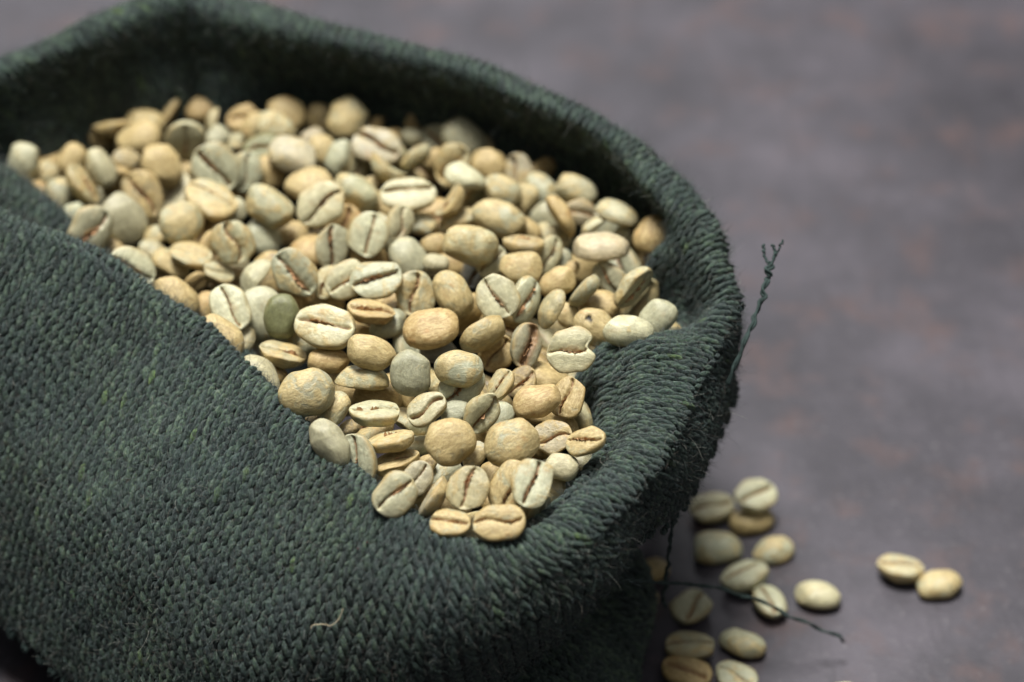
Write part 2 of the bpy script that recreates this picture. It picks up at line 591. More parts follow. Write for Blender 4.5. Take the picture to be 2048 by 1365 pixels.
# lower body of the sack, standing on the table under the cuff
cxy = crest.mean(0)
body_prof = []
for i in range(nst):
    o, R = outw[i], crest[i]
    base = R - o * 0.35
    base = np.array([base[0], base[1], 0])
    pts = []
    for z, push in ((0.10, -1.2), (0.12, 0.05), (0.5, 0.42), (1.3, 0.50), (2.6, 0.22), (3.8, -0.25), (4.6, -0.5)):
        if 7 <= i <= 13:
            push = push - (1.4 if z > 2 else 0.9 if z > 1 else 0.15)
        if 10 <= i <= 19:
            push = push - {10: 0.0, 11: 0.0, 12: 0.0, 13: 0.2, 14: 0.5, 15: 0.9, 16: 1.3, 17: 1.6, 18: 1.8, 19: 1.6}[i] - (0.6 if z > 2 else 0.2 if z > 1 else 0.0)
        pts.append(base + o * push + np.array([0, 0, z]))
    body_prof.append(pts)
body_ring = catmull(np.array(body_prof), 420, True)
body = np.swapaxes(catmull(np.swapaxes(body_ring, 0, 1), 90, False), 0, 1)
Nb, _, _ = grid_normals(body, True)
bw = waves(body, 0.16, 1.1, 9) * np.clip(body[..., 2] / 0.6, 0, 1)
body = body + Nb * bw[..., None]
body[..., 2] = np.maximum(body[..., 2], 0.06)
obj('sack_body', grid_mesh('sack_body', body, True, 0.03), M_CLOTH, sack)
body_knit, _ = knit_object('body_stitches', body[:, ::-1], True, sack, flip=-1.0, seed=8, max_y=1.5)

# the doubled fold at the back of the front cuff
path = np.array([at(-170, 262, 5.35), at(-80, 322, 5.3), at(0, 378, 5.2), at(65, 428, 5.05), at(118, 480, 4.8), at(170, 550, 4.4)])
path = catmull(path, 60, False)
tg = np.gradient(path, axis=0)
tg /= np.linalg.norm(tg, axis=1, keepdims=True)
side = np.cross(tg, np.array([0, 0, 1.0]))
side /= np.linalg.norm(side, axis=1, keepdims=True)
upv = np.cross(side, tg)
a = np.linspace(0, 2 * math.pi, 48, endpoint=False)
fold = path[None] + (side[None] * np.cos(a)[:, None, None] * 0.34 + upv[None] * np.sin(a)[:, None, None] * 0.27)
fold = np.swapaxes(fold, 0, 1)[:, ::1]              # (along, round, 3)
fold = np.concatenate([fold, fold[:, :1]], 1)
obj('cuff_fold', grid_mesh('cuff_fold', fold, False, 0.02), M_CLOTH, sack)
Nf, _, _ = grid_normals(fold, False)
outward = np.sum(Nf * (fold - path[:, None]), -1).mean()
fold_knit, _ = knit_object('fold_stitches', fold, False, sack, flip=1.0 if outward > 0 else -1.0, seed=21)

# is the cuff normal pointing the right way (outwards from the cloth on the camera side)?



def tube(path, radius, sides=8, twist=0.0, ply=1, seed=0, cap=True):
    """Thread along a path made of one or more plies wound round each other."""
    path = np.asarray(path, float)
    n = len(path)
    tg = np.gradient(path, axis=0)
    tg /= np.linalg.norm(tg, axis=1, keepdims=True)
    ref = np.array([0.3, 0.2, 0.93])
    s = np.cross(tg, ref)
    s /= np.linalg.norm(s, axis=1, keepdims=True)
    u = np.cross(s, tg)
    ln = np.concatenate([[0], np.cumsum(np.linalg.norm(np.diff(path, axis=0), axis=1))])
    V, F = [], []
    for p in range(ply):
        ang = twist * ln + 2 * math.pi * p / ply
        rad = radius * (0.62 if ply > 1 else 1.0)
        off = radius * (0.5 if ply > 1 else 0.0)
        c = path + (s * np.cos(ang)[:, None] + u * np.sin(ang)[:, None]) * off
        taper = np.ones(n)
        taper[0] = taper[-1] = 0.35
        th = np.linspace(0, 2 * math.pi, sides, endpoint=False)
        ringv = c[:, None] + (s[:, None] * np.cos(th)[None, :, None] + u[:, None] * np.sin(th)[None, :, None]) * (rad * taper)[:, None, None]
        base = sum(len(v) for v in V)
        V.append(ringv.reshape(-1, 3))
        for i in range(n - 1):
            for j in range(sides):
                k = (j + 1) % sides
                F.append((base + i * sides + j, base + i * sides + k, base + (i + 1) * sides + k, base + (i + 1) * sides + j))
    return np.concatenate(V), np.array(F)


# cut loops standing out along the hem
HV, HF, nb = [], [], 0
for q, (c, t, n, b) in enumerate(hem):
    if q % 4:
        continue
    w = 0.12 * random.uniform(0.8, 1.2)
    ln = random.uniform(0.10, 0.19)
    a_ = np.linspace(0, math.pi, 7)
    p = c + b * 0 + (b[None] * (np.cos(a_) * w * 0.5)[:, None] + t[None] * (np.sin(a_) * ln)[:, None]) + n * random.uniform(-0.02, 0.03)
    v, f = tube(p, 0.048, sides=5)
    HV.append(v); HF.append(f + nb); nb += len(v)
me = mesh_from('hem_loops', np.concatenate(HV), np.concatenate(HF))
ho = obj('hem_loops', me, M_THREAD, sack)
ho['kind'] = 'stuff'


# loose threads
def thread(name, pts, radius=0.05, ply=2, twist=16.0, wob=0.02, seed=0, mat=None):
    r = np.random.default_rng(seed)
    p = catmull(np.array(pts), max(40, len(pts) * 16), False)
    ph = r.uniform(0, 6, 6)
    s = np.linspace(0, 1, len(p))
    p = p + wob * np.stack([np.sin(s * 31 + ph[0]) + np.sin(s * 57 + ph[1]), np.sin(s * 27 + ph[2]), np.sin(s * 39 + ph[3])], -1) * s[:, None]
    v, f = tube(p, radius, 8, twist, ply)
    o = obj(name, mesh_from(name, v, f), mat or M_THREAD, sack)
    return o


thread('loose_thread', [at(1455, 770, 5.0), at(1487, 690, 5.5), at(1508, 640, 5.7), at(1527, 590, 5.95), at(1536, 550, 6.15), at(1541, 528, 6.25)], 0.040, seed=1, twist=9.0, wob=0.03)
thread('thread_ply', [at(1540, 534, 6.22), at(1529, 512, 6.3), at(1527, 490, 6.4)], 0.020, 1, seed=2, wob=0.012)
thread('thread_ply', [at(1542, 532, 6.22), at(1550, 505, 6.35), at(1545, 490, 6.42)], 0.020, 1, seed=3, wob=0.012)
thread('thread_ply', [at(1542, 532, 6.22), at(1553, 508, 6.33), at(1566, 482, 6.5)], 0.016, 1, seed=4, wob=0.014)
thread('loose_thread', [at(1225, 1158, 3.3), at(1290, 1163, 2.6), at(1370, 1168, 1.9), at(1450, 1180, 1.5), at(1530, 1208, 1.2), at(1620, 1250, 0.8), at(1695, 1283, 0.35)], 0.028, seed=5, twist=9.0, wob=0.03)
thread('loose_thread', [at(1346, 1040, 3.4), at(1340, 1090, 2.8), at(1333, 1150, 2.0), at(1326, 1215, 1.2)], 0.03, seed=6, twist=9.0)
thread('loose_thread', [at(1462, 745, 4.4), at(1472, 775, 3.9), at(1468, 812, 3.5)], 0.05, seed=7)


def surf_cuff(u, v):
    i, j = u % 1 * NU, v * (NV - 1)
    i0, j0 = np.floor(i).astype(int) % NU, np.clip(np.floor(j).astype(int), 0, NV - 2)
    fi, fj = (i - np.floor(i))[:, None], (j - j0)[:, None]
    i1 = (i0 + 1) % NU
    g = lambda A: (A[i0, j0] * (1 - fi) + A[i1, j0] * fi) * (1 - fj) + (A[i0, j0 + 1] * (1 - fi) + A[i1, j0 + 1] * fi) * fj
    return g


# wool fuzz
def fuzz(name, P, closed_u, flip, count, seed, lmin, lmax, rad):
    r = np.random.default_rng(seed)
    N, du, dv = grid_normals(P, closed_u)
    N = N * flip
    nu, nv = P.shape[:2]
    area = np.linalg.norm(np.cross(du, dv), axis=-1)[:, 1:-1]
    # fewer on cloth that faces away from the opening side nobody sees
    w = (area / area.sum()).ravel()
    pick = r.choice(len(w), size=count, p=w)
    i, j = pick // (nv - 2), pick % (nv - 2) + 1
    jit = r.uniform(-0.5, 0.5, (count, 2))
    p = P[i, j] + du[i, j] * 0.5 * jit[:, :1] + dv[i, j] * jit[:, 1:]
    n = N[i, j]
    p = p + n * r.uniform(0.0, 0.05, count)[:, None]
    K = 6
    ln = r.uniform(lmin, lmax, count) * np.where(r.random(count) < 0.06, 2.2, 1.0)
    d = n * r.uniform(0.15, 1.0, count)[:, None] + r.normal(0, 0.75, (count, 3))
    d /= np.linalg.norm(d, axis=1, keepdims=True)
    curl = r.normal(0, 0.7, (count, 3))
    pts = np.zeros((count, K, 3))
    pts[:, 0] = p
    for k in range(1, K):
        d = d + curl * 0.45 + r.normal(0, 0.18, (count, 3)) + n * 0.05
        d /= np.linalg.norm(d, axis=1, keepdims=True)
        pts[:, k] = pts[:, k - 1] + d * (ln / (K - 1))[:, None]
    hc = bpy.data.hair_curves.new(name)
    hc.add_curves([K] * count)
    hc.points.foreach_set('position', (pts.reshape(-1, 3) * S).astype(np.float32).ravel())
    rad_arr = (rad * r.uniform(0.6, 1.3, count))[:, None] * np.linspace(1, 0.5, K)[None]
    ra = hc.attributes.get('radius') or hc.attributes.new('radius', 'FLOAT', 'POINT')
    ra.data.foreach_set('value', (rad_arr * S).astype(np.float32).ravel())
    o = obj(name, hc, M_FUZZ, sack)
    o['kind'] = 'stuff'
    return o


fuzz('cuff_fuzz', cuff, True, CF, 170000, 31, 0.06, 0.20, 0.0017)
fuzz('fold_fuzz', fold, False, 1.0 if outward > 0 else -1.0, 9000, 33, 0.06, 0.22, 0.0022)

# ------------------------------------------------------------------ beans
COL = {'p': (0.46, 0.445, 0.285), 'g': (0.395, 0.375, 0.24), 'y': (0.41, 0.38, 0.225), 'o': (0.37, 0.31, 0.17),
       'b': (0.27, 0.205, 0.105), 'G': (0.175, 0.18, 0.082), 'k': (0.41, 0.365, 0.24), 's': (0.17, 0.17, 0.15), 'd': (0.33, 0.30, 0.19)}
SKIN = {'p': 0.45, 'g': 0.33, 'y': 0.67, 'o': 0.86, 'b': 0.75, 'G': 0.12, 'k': 0.5, 's': 0.05, 'd': 0.4}
CNAME = {'p': 'pale', 'g': 'grey-green', 'y': 'tan', 'o': 'orange-tan', 'b': 'brown', 'G': 'olive-green', 'k': 'pinkish', 's': 'slate-grey', 'd': 'dark-cleft'}


def bean_mesh(name, seed, W=0.40, T=0.30, flat=0.13, cleft=0.10, sig=0.034, curve=0.05, curl=0.0, taper=0.0, notch=None, hole=None, hollow=0.0, nx=40, nphi=52, dark=0.0):
    """Unit-length coffee bean: length along x, rounded back towards +z, cleft along x on the flat -z side."""
    r = np.random.default_rng(seed)
    s = np.linspace(-1, 1, nx)
    th = np.sin(s * math.pi / 2)                      # denser at the ends
    th = 0.5 * s + 0.5 * th
    th = np.clip(th, -0.9995, 0.9995)
    # angle round the bean, denser near the cleft at -pi/2
    q = np.linspace(-1, 1, nphi, endpoint=False)
    phi = -math.pi / 2 + math.pi * (0.45 * q + 0.55 * np.sign(q) * np.abs(q) ** 2.0)
    X, PH = np.meshgrid(th, phi, indexing='ij')
    pw = r.uniform(2.0, 2.5)
    prof = (1 - np.abs(X) ** pw) ** (1 / r.uniform(1.95, 2.25))
    prof = prof * (1 + taper * X)
    y = W * prof * np.sign(np.cos(PH)) * np.abs(np.cos(PH)) ** 0.92
    sp = np.sin(PH)
    z = np.where(sp > 0, T * prof * sp, -flat * prof ** 0.8 * np.abs(sp) ** 0.75)
    x = 0.5 * X
    # skew and lumps
    ph1 = r.uniform(0, 6.28, 8)
    lump = 0.014 * (np.sin(7 * x + ph1[0] + 4 * y) + np.sin(9 * y + ph1[1] + 5 * z) + 0.8 * np.sin(13 * x - 8 * y + ph1[2]) + 0.7 * np.sin(11 * z + 12 * x + ph1[3]))
    y = y * (1 + lump * 1.6) + r.normal(0, 0.018) * np.sin(math.pi * X)
    z = z * (1 + lump * 1.4)
    yc = curve * np.sin(math.pi * X * r.uniform(0.75, 1.1) + r.normal(0, 0.25)) + r.normal(0, 0.032) + 0.004 * np.sin(23 * X + ph1[4]) + 0.002 * np.sin(41 * X + ph1[5])
    bottom = np.clip(-sp * 3.0, 0, 1)
    ends = np.clip((0.97 - np.abs(X)) / 0.22, 0, 1)
    ends = ends * ends * (3 - 2 * ends)
    sg = sig * (0.75 + 0.5 * np.abs(np.sin(X * 2.3 + ph1[6])))
    dy = y - yc
    g = np.exp(-(dy / sg) ** 2)
    wide = np.exp(-(dy / (0.40 * W + 0.05)) ** 2)
    roll = np.exp(-np.sqrt(dy ** 2 + 0.0004) / (0.24 * W))          # lobes rolling into the cleft
    z = z + bottom * ends * (cleft * g + (0.040 + 0.5 * cleft * 0.4) * roll + hollow * wide)
    over = r.normal(0, 0.022)
    z = z + bottom * ends * over * np.tanh(dy / (sg * 1.2)) * np.exp(-(dy / 0.16) ** 2)
    # papery skin standing in the cleft
    z = z - bottom * ends * 0.008 * np.exp(-(dy / (sg * 0.45)) ** 2) * (0.5 + 0.5 * np.sin(31 * X + ph1[4] * 3) * np.sin(17 * X + ph1[5]))
    z = z + bottom * 0.0025 * np.sin(38 * x + ph1[7] + 6 * y) * np.exp(-(dy / 0.2) ** 2)
    if notch is not None:
        nx_, ny_, nr, nd = notch
        k = np.exp(-(((x - nx_) / nr) ** 2 + ((y - ny_) / (nr * 0.6)) ** 2))
        x = x - np.sign(nx_) * nd * k
    if curl:
        ang = curl * x * 2
        z = z - curl * 0.5 * x * x * 2.0 + 0.02 * curl
    cl = bottom * ends * np.exp(-(dy / (sg * 1.25)) ** 2)
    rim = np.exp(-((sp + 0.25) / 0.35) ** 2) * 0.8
    V = np.stack([x, y, z], -1)
    flatV = V.reshape(-1, 3)
    for _ in range(6):
        nd = r.normal(size=3) * np.array([0.9, 1.1, 0.9])
        nd[2] = abs(nd[2]) if r.random() < 0.75 else nd[2] * 0.3
        nd /= np.linalg.norm(nd)
        dd_ = flatV @ nd
        lim = dd_.max() * r.uniform(0.80, 0.95)
        ex = np.maximum(dd_ - lim, 0)
        flatV -= nd[None] * (ex * 0.62)[:, None]
    V = flatV.reshape(V.shape)
    x, y, z = V[..., 0], V[..., 1], V[..., 2]
    nxg, nph = X.shape
    i = np.arange(nxg - 1)
    j = np.arange(nph)
    a = (i[:, None] * nph + j[None]).ravel()
    b = (i[:, None] * nph + ((j + 1) % nph)[None]).ravel()
    F = np.stack([a, a + nph, b + nph, b], -1)
    hl = np.zeros(X.shape)
    if hole is not None:
        hx, hy, hr = hole
        dd = np.hypot((x - hx) / 1.6, y - hy)
        hl = np.where((dd < hr) & (z > 0), 1.0, 0.0)
        V[..., 2] -= hl * 0.06
    me = mesh_from(name, V.reshape(-1, 3) / 1.0, F)
    point_attr(me, 'cleft', np.clip(cl + dark * bottom * wide, 0, 1))
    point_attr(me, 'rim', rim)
    point_attr(me, 'flat', bottom)
    point_attr(me, 'hole', hl)
    me.materials.append(M_BEAN)
    score = np.abs(dy) + (1 - bottom) * 5
    kk = np.argmin(score, axis=1)
    LAST['cleft'] = V[np.arange(nxg), kk]
    LAST['sig'] = sig
    return me, V.reshape(-1, 3)


LAST = {}


def silverskin_mesh(seed, line, sig):
    """Torn papery skin standing out of the cleft: two ragged ribbons along it."""
    r = np.random.default_rng(seed)
    n = len(line)
    Vs, Fs = [], []
    for rib in range(r.integers(2, 4)):
        a0 = r.integers(int(n * 0.15), int(n * 0.5))
        a1 = min(int(n * 0.86), a0 + r.integers(8, 22))
        idx = np.arange(a0, a1)
        if len(idx) < 4:
            continue
        P = line[idx]
        m = len(idx)
        env = np.sin(np.linspace(0.15, math.pi - 0.15, m)) ** 0.5
        off = r.normal(0, sig * 0.5)
        base = P + np.array([0, off, 0.012])
        lean = r.normal(0, 1.0) * sig * 1.1 + r.normal(0, sig * 0.6, m)
        hgt = (0.135 * r.uniform(0.75, 1.15) + r.normal(0, 0.026, m)) * env
        midp = base + np.stack([r.normal(0, 0.004, m), lean * 0.4, -hgt * 0.6], -1)
        top = base + np.stack([r.normal(0, 0.008, m), lean, -hgt], -1)
        b0 = sum(len(v) for v in Vs)
        Vs.append(np.concatenate([base, midp, top]))
        for i in range(m - 1):
            Fs.append((b0 + i, b0 + i + 1, b0 + m + i + 1, b0 + m + i))
            Fs.append((b0 + m + i, b0 + m + i + 1, b0 + 2 * m + i + 1, b0 + 2 * m + i))
    if not Fs:
        return None
    me = mesh_from('silverskin', np.concatenate(Vs), np.array(Fs), smooth=False)
    me.materials.append(M_SKIN)
    return me


# x, y, apparent length, direction of the long axis (deg, counter-clockwise), roll (0 back to us, 180 cleft to us), colour, layer, options
B = [
 (46,328,95,60,0,'g',1,{}), (93,348,62,50,10,'y',-1,{}), (226,252,96,12,-100,'o',0,{}), (198,280,62,-40,20,'b',-1,{}),
 (279,279,102,15,20,'y',0,{}), (292,246,90,-15,70,'y',-1,{}), (343,232,85,60,100,'y',-1,{}), (372,226,62,20,20,'b',-2,{}),
 (405,221,75,10,10,'b',-2,{}), (143,321,80,70,0,'y',0,{}), (202,337,92,-64,35,'p',2,{'W':.33}), (166,369,97,-51,-127,'y',1,{}),
 (114,394,88,70,0,'g',-1,{}), (251,321,70,0,0,'k',0,{}), (324,332,103,-45,15,'y',2,{}), (371,281,96,78,176,'p',2,{'W':.45,'pit':35}),
 (281,391,110,-63,176,'o',1,{'W':.43,'cleft':.07}), (246,438,118,-50,10,'g',0,{}), (181,462,112,52,165,'g',2,{'sig':.045}), (146,428,55,40,20,'p',-1,{}),
 (364,446,98,30,0,'y',2,{'W':.45}), (310,478,62,60,30,'y',-1,{}), (382,509,92,-12,-132,'y',0,{}), (263,538,107,-25,188,'p',2,{'W':.43}),
 (343,531,92,-25,60,'y',0,{}), (309,508,78,-25,60,'g',0,{}), (352,597,116,-50,10,'y',0,{}), (392,566,62,30,150,'b',-2,{}),
 (459,617,108,-60,180,'p',2,{}), (440,677,114,-50,15,'y',1,{}), (409,615,72,70,20,'b',-2,{}), (481,684,78,60,20,'g',-1,{}),
 (465,484,98,-72,185,'y',2,{'W':.45}), (526,476,98,-60,30,'g',0,{}), (438,545,68,-20,-140,'y',-1,{}), (510,554,90,52,58,'p',1,{'curl':.5}),
 (590,547,114,-45,165,'p',2,{'W':.43}), (655,564,80,60,200,'y',0,{}), (665,493,98,85,150,'g',1,{'sig':.05}), (736,470,98,80,180,'p',2,{'W':.44,'curve':.03}),
 (752,559,112,25,194,'p',3,{'curve':.02}), (694,560,98,35,180,'p',2,{}), (744,622,106,-10,-118,'o',2,{}), (831,588,98,82,178,'p',2,{'W':.44}),
 (818,519,98,-45,10,'g',0,{}), (564,634,98,80,0,'G',2,{'W':.40}), (524,630,122,-70,15,'g',0,{}), (650,651,132,-3,200,'p',3,{'W':.38,'sig':.045,'curve':.02}),
 (742,706,110,-8,10,'y',3,{'W':.33}), (776,648,88,15,25,'g',0,{}), (723,765,118,-3,72,'y',2,{}), (655,723,94,-3,20,'b',0,{'W':.30}),
 (566,706,104,-15,-122,'y',0,{}), (549,747,74,-40,85,'b',-1,{}), (520,758,114,-57,50,'g',0,{}), (613,787,120,15,0,'g',3,{'W':.42}),
 (668,820,86,60,25,'y',1,{}), (621,846,64,50,20,'o',-1,{}), (583,843,64,-60,20,'b',-2,{}), (661,888,116,-58,20,'g',3,{'W':.31}),
 (716,917,114,-75,152,'g',2,{'W':.33}), (699,856,48,10,20,'b',-1,{}), (752,823,114,0,-112,'y',2,{}), (779,879,106,12,-110,'y',2,{}),
 (792,922,106,20,-118,'y',1,{}), (854,818,92,30,-150,'p',2,{'cleft':.13,'sig':.05}), (821,746,100,70,0,'g',2,{'W':.45}), (917,739,104,0,0,'p',4,{'W':.39}),
 (922,772,110,35,180,'p',3,{}), (863,659,122,15,40,'o',2,{}), (964,666,108,30,-60,'y',2,{}), (992,706,86,60,180,'o',1,{'W':.46,'hollow':.06}),
 (1054,692,98,80,150,'d',2,{'sig':.07,'hollow':.05,'dark':.8}), (876,700,80,0,20,'s',-1,{}), (900,885,110,30,0,'o',3,{'W':.46}), (948,910,64,60,20,'k',1,{}),
 (912,826,66,10,20,'g',1,{}), (965,826,96,60,152,'y',2,{'hollow':.06}), (1001,769,74,55,-130,'y',1,{}), (1043,766,78,50,200,'b',0,{}),
 (1001,837,74,60,10,'g',-1,{}), (1023,887,120,25,0,'y',3,{'W':.41}), (1076,803,110,25,20,'o',3,{'W':.35}), (1136,795,90,75,195,'y',2,{'W':.43}),
 (1104,876,90,10,190,'k',2,{'W':.42}), (1171,882,92,5,215,'y',3,{'pit':28}), (1122,934,76,10,10,'g',1,{}), (1066,967,110,72,180,'p',4,{'W':.43,'curve':.03}),
 (1020,974,116,75,186,'y',3,{}), (936,976,100,65,180,'y',3,{'W':.45,'sig':.045}), (864,993,104,62,-100,'k',2,{}), (790,990,102,40,178,'p',3,{}),
 (899,1046,90,-5,-140,'y',2,{}), (997,1046,114,8,195,'y',3,{'W':.36}), (833,957,80,60,175,'k',1,{}), (851,932,58,40,20,'b',-1,{}),
 (979,955,82,60,10,'b',-2,{}), (991,1000,68,-10,10,'b',-1,{}),
 (430,244,64,80,90,'y',0,{}), (433,279,68,80,10,'g',0,{}), (474,281,54,5,90,'y',-1,{}), (469,296,48,5,90,'y',-1,{}),
 (485,236,74,20,205,'b',0,{'hollow':.06}), (509,252,68,60,20,'y',0,{}), (552,258,95,-10,0,'p',1,{}), (570,231,94,-40,0,'o',0,{'W':.45}),
 (526,295,84,20,212,'G',1,{}), (588,314,118,-35,10,'k',2,{'W':.36}), (638,238,70,70,20,'b',-1,{}), (695,238,102,80,0,'y',1,{'W':.43}),
 (625,278,58,30,10,'k',0,{}), (647,300,80,-60,30,'y',1,{}), (677,316,88,75,30,'p',2,{'W':.31}), (714,338,76,80,150,'y',0,{}),
 (430,337,112,-50,178,'p',3,{'W':.45,'sig':.05}), (491,343,90,70,180,'p',2,{}), (422,398,118,-25,-142,'y',2,{}), (535,345,80,-50,0,'o',1,{}),
 (538,413,114,-38,5,'y',2,{'W':.34}), (461,425,76,40,10,'g',0,{}), (642,410,112,33,182,'p',3,{'W':.40}), (619,371,108,15,45,'y',1,{}),
 (714,385,108,-38,30,'y',1,{'W':.32}), (718,417,72,20,20,'y',0,{}), (581,467,80,-20,20,'b',-1,{}),
 (753,293,112,-15,200,'k',2,{'sig':.05}), (830,314,78,40,-60,'y',1,{}), (773,339,88,-35,-88,'y',1,{'curl':.6}), (823,274,50,0,10,'g',-1,{}),
 (788,272,40,20,10,'b',-1,{}), (753,252,44,60,10,'b',-1,{}), (817,389,118,8,206,'p',3,{'W':.34,'curve':.01}), (928,278,108,-40,30,'g',0,{}),
 (867,317,54,60,10,'b',-1,{}), (904,330,100,50,205,'y',1,{'hollow':.06}), (930,356,90,-20,50,'p',3,{}), (977,330,86,-30,10,'o',0,{}),
 (903,404,86,55,-110,'y',2,{'curl':.5}), (1004,382,86,-30,10,'p',1,{}), (1039,348,90,-70,170,'k',0,{'hollow':.06}), (1050,399,74,70,20,'p',0,{}),
 (998,438,120,-20,5,'p',2,{'W':.33}), (922,447,98,18,90,'y',1,{}), (799,448,80,70,150,'p',2,{}), (843,450,72,-15,20,'g',-1,{}),
 (744,367,44,20,10,'p',-1,{}), (939,490,124,-5,0,'y',4,{'W':.34}), (983,524,76,50,170,'p',2,{}), (869,488,60,20,10,'b',-1,{}),
 (949,545,70,75,175,'s',2,{'sig':.05}), (906,590,110,-60,10,'y',2,{'W':.35}), (873,527,56,20,20,'g',0,{}), (868,548,52,10,80,'g',0,{}),
 (995,594,98,-60,178,'p',4,{'W':.46}), (1051,600,104,70,148,'p',3,{'W':.34}), (1042,536,92,-20,20,'y',3,{'notch':(-.3,.3,.16,.1)}), (1047,486,88,-5,-112,'o',3,{}),
 (1056,459,66,-40,80,'o',1,{}), (1098,510,84,75,160,'y',2,{'W':.33}), (1107,475,94,-20,20,'y',1,{'W':.33}), (1121,523,58,80,20,'g',0,{}),
 (1114,566,84,15,10,'y',2,{}), (1165,581,86,45,-85,'p',3,{}), (1105,619,90,65,62,'y',3,{}), (1136,633,64,-60,10,'y',1,{}),
 (1191,656,100,-30,5,'y',2,{'hole':(-.23,.10,.05)}), (1198,612,100,-10,30,'b',0,{}), (1257,665,108,-2,5,'p',4,{'W':.33}), (1313,639,96,45,5,'p',3,{'W':.36}),
 (1268,577,106,45,118,'p',4,{}), (1218,555,84,-50,160,'g',1,{}), (1202,501,120,5,66,'k',3,{'hollow':.04}), (1143,538,40,40,10,'b',0,{}),
 (1305,471,86,70,0,'o',2,{'W':.45}), (1233,430,98,-25,60,'g',2,{'W':.38}), (1152,381,96,-28,10,'g',1,{'W':.32}), (1160,425,70,-20,170,'k',0,{}),
 (1189,454,64,30,90,'p',1,{}), (1119,434,100,-60,100,'o',2,{}), (1084,382,90,-50,10,'g',0,{}), (1248,474,56,60,10,'g',-1,{}),
 (1142,701,106,5,186,'p',4,{'W':.46,'notch':(.5,-.02,.2,.16)}),
]
# beans on the table: x, y, length px, heading, up ('D' back up, 'C' cleft up, 'E' on edge), colour
TB = [
 (1424,1014,98,14,'C','p',{}), (1512,990,94,25,'C','p',{'lift':.32}), (1503,1042,98,10,'D','y',{}), (1432,1098,112,-5,'D','p',{}), (1547,1103,92,15,'D','p',{}),
 (1488,1150,108,25,'C','p',{}), (1540,1202,94,-65,'C','p',{}), (1634,1193,104,-8,'D','p',{}), (1383,1213,98,50,'C','p',{}),
 (1302,1143,80,10,'D','o',{}), (1290,1200,72,60,'D','p',{}), (1380,1291,110,0,'C','p',{'W':.33}), (1485,1290,102,-15,'D','p',{}),
 (1374,1342,110,-22,'C','o',{}), (1471,1354,98,-25,'C','p',{}), (1801,1134,100,-8,'C','p',{}), (1877,1172,104,12,'D','p',{}), (1684,1394,84,5,'D','p',{}),
]


def heap_z(x, y):
    return 5.0 + 0.55 * math.exp(-((x + 1.5) ** 2 + (y - 0.6) ** 2) / 26.0)


def heap_point(px, py):
    z = 5.3
    for _ in range(6):
        p = at(px, py, z)
        z = heap_z(p[0], p[1])
    return at(px, py, z)


def pose(p, ang, roll, pit=0.0):
    """World axes of a bean at p: length axis, width axis, back axis."""
    c = EYE - p
    c = c / np.linalg.norm(c)
    rt = np.cross(UP, c); rt /= np.linalg.norm(rt)
    up = np.cross(c, rt)
    a_ = math.radians(ang)
    ax = rt * math.cos(a_) + up * math.sin(a_)
    bx = -rt * math.sin(a_) + up * math.cos(a_)
    f = math.radians(roll)
    nz = c * math.cos(f) + bx * math.sin(f)
    if pit:
        q = math.radians(pit)
        ax2 = ax * math.cos(q) + c * math.sin(q)
        nz = nz - ax2 * (nz @ ax2)
        nz /= np.linalg.norm(nz)
        ax = ax2
    by = np.cross(nz, ax)
    return np.stack([ax, by, nz], 1)                 # columns


class Placed:
    pass


placed = []


def inside(pb, Q):
    """Which world points Q lie in placed bean pb (a slightly shrunken half-ellipsoid pair)."""
    L = (Q - pb.p) @ pb.R / pb.L
    a_ = 0.47
    zt = np.where(L[:, 2] > 0, pb.T * 0.94, 0.10)
    return (L[:, 0] / a_) ** 2 + (L[:, 1] / (pb.W * 0.94)) ** 2 + (L[:, 2] / zt) ** 2 < 1.0


CELL = 6
GW, GH = 2048 // CELL + 2, 1365 // CELL + 2
cover = np.zeros((GH, GW), bool)


def cells_of(b):
    px, d = project(b.p + (b.V * b.L) @ b.R.T)
    ij = np.unique(np.stack([(px[:, 1] // CELL).astype(int), (px[:, 0] // CELL).astype(int)], -1), axis=0)
    ok = (ij[:, 0] >= 0) & (ij[:, 0] < GH) & (ij[:, 1] >= 0) & (ij[:, 1] < GW)
    return ij[ok]


def drop(b, start, limit):
    """Slide a bean back along its line of sight, into the heap, until it rests clear of the beans already there."""
    ray = b.p0 - EYE
    ray = ray / np.linalg.norm(ray)
    sub = b.V[::max(1, len(b.V) // 150)]
    near = [o for o in placed if np.linalg.norm(o.p - b.p0) < 2.4]
    t = start
    best = None
    while t < limit:
        b.p = b.p0 + ray * t
        Q = b.p + (sub * b.L) @ b.R.T
        hit = 0
        for o in near:
            if np.linalg.norm(o.p - b.p) > (o.L + b.L) * 0.55:
                continue
            hit += int(inside(o, Q).sum())
            if hit > 1:
                break
            hit += int(inside(b, o.p + (o.sub * o.L) @ o.R.T).sum())
            if hit > 1:
                break
        if hit <= 1:
            best = t
            break
        t += 0.05
    if best is None:
        b.p = b.p0 + ray * limit
    b.sub = sub
    return best is not None


